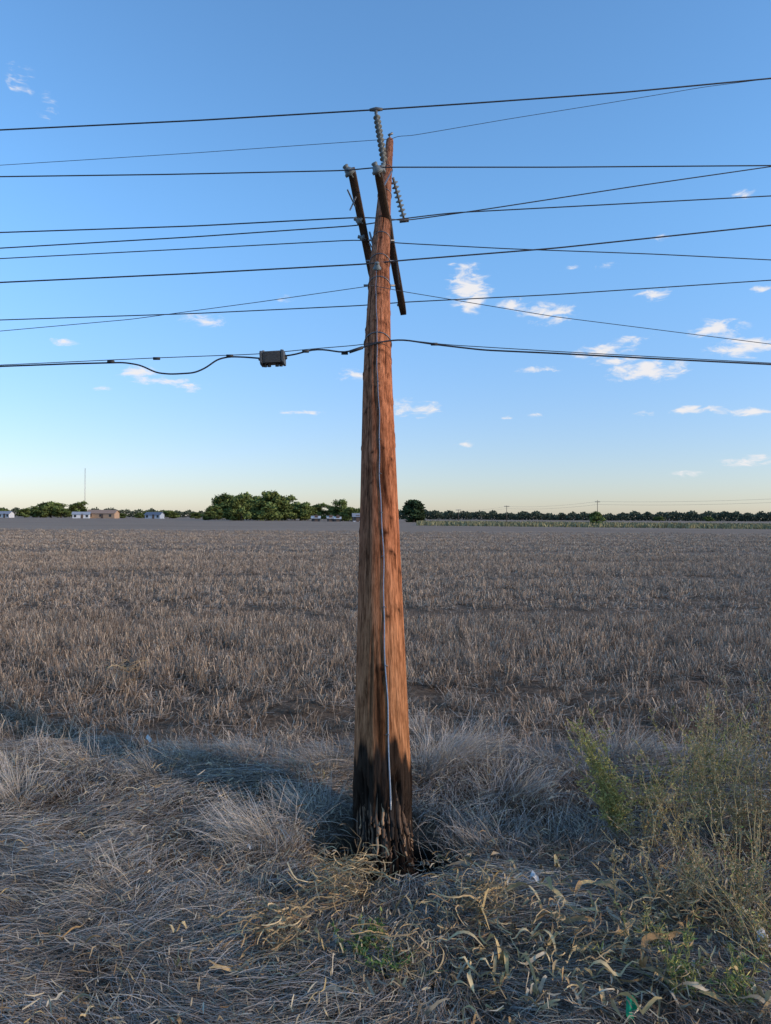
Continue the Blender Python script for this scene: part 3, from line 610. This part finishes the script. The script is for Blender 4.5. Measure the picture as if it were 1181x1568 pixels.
for sx in (-1, 1): tube(b, [c+ux*18*px*sx, c+ux*22*px*sx], [.022, .012], (.04, .04, .04), 10); tube(b, [c+ux*14*px*sx+uz*8*px, c+ux*14*px*sx+uz*13*px], .012, (.2, .2, .2), 8)
b.obj("ports_and_hangers", m_generic, False, enc)

# ---------------------------------------------------------------- marker flag
flag = bpy.data.objects.new("marker_flag", None); S.collection.objects.link(flag)
c = GP(972, 1585); b = B(); top = U(959, 1526, c[1]*.99); tube(b, [c, (c+top)/2+np.array([.004, 0, 0]), top], .0015, (.2, .2, .2), 6); b.obj("stake", m_metal, parent=flag)
b = B(); Sg = 7; P = np.array([[top+np.array([.033*k/6, -.012*math.sin(k*1.1), -.022-.006*k/6]) for k in range(Sg)]])
ribbon(b, P, np.full((1, Sg), .05)*np.array([[1, .95, .9, .92, .85, .75, .6]]), np.tile(unit([.1, .25, 1]), (1, Sg, 1)), np.array([[.0, .34, .17]]), K=3)
P = np.array([[top+np.array([.008+.014*k/6, -.01*math.sin(k), -.05-.045*k/6]) for k in range(Sg)]])
ribbon(b, P, np.full((1, Sg), .02), np.tile(unit([1, .2, .2]), (1, Sg, 1)), np.array([[.0, .30, .15]]), K=3)
b.obj("flag", m_generic, parent=flag)

# ---------------------------------------------------------------- distant trees
def tree_mesh(i, H, Wc, n=3600, conical=False, lf=.62):
    b = B(); bc = np.array([.09, .07, .055])
    tube(b, [(0, 0, -.2), (.05, 0, H*.2), (0, .1, H*.5)], [H*.035, H*.025, H*.012], bc, 7)
    lobes = []
    if conical:
        for k in range(30):
            z = rng.uniform(.05, .93); r = Wc*.42*math.sqrt(max(0.02, 1-((z-.38)/.6)**2)); a = rng.uniform(0, 6.28); lobes.append((math.cos(a)*r*.65, math.sin(a)*r*.65, z*H, Wc*.17, Wc*.17))
    else:
        for k in range(22):
            a = rng.uniform(0, 6.28); z = rng.uniform(.18, .95); r = Wc*.40*math.sqrt(max(.05, 1-((z-.45)/.6)**2))*rng.uniform(.3, 1.05); s_ = Wc*rng.uniform(.13, .22)
            lobes.append((math.cos(a)*r, math.sin(a)*r, z*H-s_*.3, s_, s_*.8))
    for l in lobes[:9]: tube(b, [(0, 0, H*.22), (l[0]*.5, l[1]*.5, (H*.25+l[2])/2), l[:3]], [H*.014, H*.009, H*.004], bc, 5)
    per = n//len(lobes)
    for l in lobes:
        d = rng.normal(0, 1, (per, 3)); d /= np.linalg.norm(d, axis=1)[:, None]; rr = rng.uniform(.45, 1.08, (per, 1))
        P0 = np.array(l[:3])+d*rr*np.array([l[3], l[3], l[4]]); P0[:, 2] = np.maximum(P0[:, 2], .3)
        e = rng.normal(0, 1, (per, 3)); e /= np.linalg.norm(e, axis=1)[:, None]; s_ = np.cross(e, d); s_ /= np.linalg.norm(s_, axis=1)[:, None]+1e-6
        P = P0[:, None]+e[:, None]*(lf*rng.uniform(.6, 1.3, (per, 1))*np.array([[0, .5, 1]]))[..., None]
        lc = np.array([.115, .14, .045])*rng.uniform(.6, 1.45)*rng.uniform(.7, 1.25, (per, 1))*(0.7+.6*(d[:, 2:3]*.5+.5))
        if conical: lc *= np.array([.45, .55, .8])
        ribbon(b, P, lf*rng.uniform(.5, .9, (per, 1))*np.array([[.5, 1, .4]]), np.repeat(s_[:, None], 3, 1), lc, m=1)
    o = b.obj("tree", [m_bark, m_tree], False, link=False); me = o.data; bpy.data.objects.remove(o); return me
tm = [tree_mesh(i, 9, 9) for i in range(5)]; pm = tree_mesh(9, 8, 6, 3600, True)
def hy(x): return 790+ (x-590)*math.tan(math.radians(.35))
def place_tree(x, ytop, wpx, D, me=None, nm="tree", H0=9, W0=9):
    g_ = U(x, hy(x), D); H = 1.6+(hy(x)-ytop)/F*D; wd = wpx/F*D
    o = bpy.data.objects.new(nm, me or tm[rng.integers(0, 5)]); S.collection.objects.link(o)
    o.location = (g_[0], g_[1], 0); o.scale = (wd/W0, wd/W0, H/H0); o.rotation_euler = (0, 0, rng.uniform(0, 6.28))
for x, yt, w in ((330,773,32),(348,755,46),(370,754,40),(392,758,46),(412,751,54),(438,758,42),(462,765,44),(488,770,36),(508,773,28),(522,764,34),(540,774,32),(556,777,30),(318,782,22),(383,762,52),(428,764,48),(452,771,38),(360,774,42),(400,774,42)):
    place_tree(x, yt, w, rng.uniform(235, 290))
for x, yt, w in ((2,776,20),(38,777,22),(78,768,54),(62,773,34),(94,775,30),(122,767,32),(52,779,20),(260,781,32),(225,782,20),(300,784,22),(213,784,16),(5,780,24),(-60,772,36),(-140,765,50),(185,785,20)):
    place_tree(x, yt, w, rng.uniform(352, 400))
place_tree(634, 766, 40, 215, pm, "conifer_tree", 8, 6)
place_tree(914, 782, 24, 150)
for x in (1010, 1085): place_tree(x, 790, 18, 420)
def treeline(name, x0, x1, D0, D1_, hl, hh, n, cs):
    b = B()
    px_ = rng.uniform(x0, x1, n); D = rng.uniform(D0, D1_, n); lump = .35+.45*np.abs(np.sin(px_*.11+np.sin(px_*.05)*2)*np.sin(px_*.043+1))+.2*np.sin(px_*.31+2*np.sin(px_*.021))+.2*np.sin(px_*.013)
    H = np.maximum(hl+(hh-hl)*lump, 1.5); z = H*rng.uniform(0, 1, n)**.7
    w_ = (px_-590.5)/F*D; P0 = np.stack([w_, D, z], -1); e = rng.normal(0, 1, (n, 3)); e /= np.linalg.norm(e, axis=1)[:, None]; s_ = np.cross(e, rng.normal(0, 1, (n, 3))); s_ /= np.linalg.norm(s_, axis=1)[:, None]
    P = P0[:, None]+e[:, None]*np.array([0, .5, 1.0])[None, :, None]
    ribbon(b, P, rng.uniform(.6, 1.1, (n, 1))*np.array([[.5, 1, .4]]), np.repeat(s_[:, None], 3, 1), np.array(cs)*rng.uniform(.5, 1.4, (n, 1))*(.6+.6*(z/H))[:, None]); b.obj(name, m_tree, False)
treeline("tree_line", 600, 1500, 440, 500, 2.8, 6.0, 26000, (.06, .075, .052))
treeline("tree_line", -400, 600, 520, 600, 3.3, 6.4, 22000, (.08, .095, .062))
b = B(); n = 22000; px_ = rng.uniform(640, 1500, n); D = 128+rng.uniform(0, 70, n); w_ = (px_-590.5)/F*D; D = D-(w_-20)*.38
P0 = np.stack([w_, D, np.zeros(n)], -1); hh = rng.uniform(.2, .75, n); e = np.stack([rng.normal(0, .3, n), rng.normal(0, .3, n), np.ones(n)], -1)
P = P0[:, None]+e[:, None]*(hh[:, None]*np.array([[0, .5, 1]]))[..., None]; a = rng.uniform(0, 3.14, n)
ribbon(b, P, rng.uniform(.12, .3, (n, 1))*np.array([[.6, 1, .3]]), np.repeat(np.stack([np.cos(a), np.sin(a), 0*a], -1)[:, None], 3, 1), np.array([[.27, .25, .14]])*rng.uniform(.5, 1.3, (n, 1)))
b.obj("crop_strip", m_leaf, False)
# ---------------------------------------------------------------- distant buildings
def house(name, x, wpx, hpx, D, wall, roofc, roof=.4, dr=.7):
    e = bpy.data.objects.new(name, None); S.collection.objects.link(e); g_ = U(x, hy(x), D); wd = wpx/F*D; H = hpx/F*D; w2 = wd/2; d2 = w2*dr; hw = H*(1-roof)
    e.location = (g_[0], g_[1], 0); e.rotation_euler = (0, 0, rng.uniform(-.3, .3))
    b = B(); box(b, (0, 0, hw/2), (w2, 0, 0), (0, d2, 0), (0, 0, hw/2), wall, bev=.01); b.obj("walls", m_generic, False, e)
    b = B(); ov = .4; v = [(-w2-ov, -d2-ov, hw-.1), (w2+ov, -d2-ov, hw-.1), (w2+ov, 0, H), (-w2-ov, 0, H), (-w2-ov, d2+ov, hw-.1), (w2+ov, d2+ov, hw-.1)]
    b.add(v, [(0, 1, 2, 3), (3, 2, 5, 4)], roofc); b.add([(-w2, -d2, hw), (-w2, d2, hw), (-w2, 0, H-.15), (-w2, 0, H-.15), (w2, -d2, hw), (w2, d2, hw), (w2, 0, H-.15), (w2, 0, H-.15)], [(0, 1, 2, 3), (4, 5, 6, 7)], wall); b.obj("roof", m_generic, False, e)
    b = B()
    for k in np.linspace(-.7, .7, max(2, int(wd/4))): box(b, (k*w2, -d2-.02, hw*.55), (.5, 0, 0), (0, .04, 0), (0, 0, .55), (.03, .035, .04))
    b.obj("windows", m_generic, False, e)
    b = B(); box(b, (w2*.12, -d2-.03, 1.0), (.5, 0, 0), (0, .05, 0), (0, 0, 1.0), (.12, .08, .06)); b.obj("door", m_generic, False, e)
house("house", 125, 24, 10, 335, (.62, .64, .66), (.35, .36, .38)); house("house", 158, 44, 13, 340, (.46, .30, .19), (.38, .24, .16), .4, .4)
house("house", 237, 24, 10, 345, (.4, .45, .52), (.12, .14, .18)); house("house", 10, 18, 10, 345, (.6, .6, .6), (.3, .3, .32))
house("shed", 484, 11, 8.5, 225, (.66, .67, .68), (.45, .46, .48)); house("shed", 506, 8, 8.5, 225, (.6, .6, .58), (.4, .4, .4)); house("shed", 517, 8, 7.5, 225, (.66, .66, .66), (.5, .5, .5)); house("shed", 547, 12, 13, 225, (.6, .62, .66), (.25, .27, .3))
def dpole(x, yt, D, nm="distant_utility_pole"):
    b = B(); g_ = U(x, hy(x), D); H = 1.6+(hy(x)-yt)/F*D; r = .7/F*D*.8
    tube(b, [(g_[0], g_[1], -.2), (g_[0], g_[1], H)], [r, r*.7], (.14, .11, .09), 8); tube(b, [(g_[0]-3*r*2.4, g_[1], H*.93), (g_[0]+3*r*2.4, g_[1], H*.93)], r*.5, (.14, .11, .09), 6)
    for k in (-6, -3, 3, 6): tube(b, [(g_[0]+k*r, g_[1], H*.93), (g_[0]+k*r, g_[1], H*.93+r*2.5)], r*.6, (.3, .3, .3), 6)
    b.obj(nm, m_bark); return np.array([g_[0], g_[1], H*.95])
t1 = dpole(915, 765, 150); t2 = dpole(776, 773, 215); t3 = dpole(702, 779, 290); t0 = dpole(1330, 752, 115)
b = B()
for a_, c_ in ((t0, t1), (t1, t2), (t2, t3)):
    for off in (0, -.6):
        tt = np.linspace(0, 1, 14)[:, None]; P = a_*(1-tt)+c_*tt; P[:, 2] += off-1.0*4*(tt*(1-tt))[:, 0]*.5; tube(b, P, .015, (.15, .15, .15), 5)
b.obj("distant_power_line", m_wire)
g_ = U(130, hy(130), 420); H = 1.6+(hy(130)-716)/F*420; b = B()
for a in (0, 2.09, 4.19): tube(b, [(g_[0]+.3*math.cos(a), g_[1]+.3*math.sin(a), 0), (g_[0]+.22*math.cos(a), g_[1]+.22*math.sin(a), H)], .04, (.45, .38, .38), 5)
for k in range(40):
    z = H*k/40; a = 2.09*(k % 3); tube(b, [(g_[0]+.3*math.cos(a), g_[1]+.3*math.sin(a), z), (g_[0]+.3*math.cos(a+2.09), g_[1]+.3*math.sin(a+2.09), z+H/40)], .03, (.45, .38, .38), 4)
b.obj("radio_mast", m_metal)
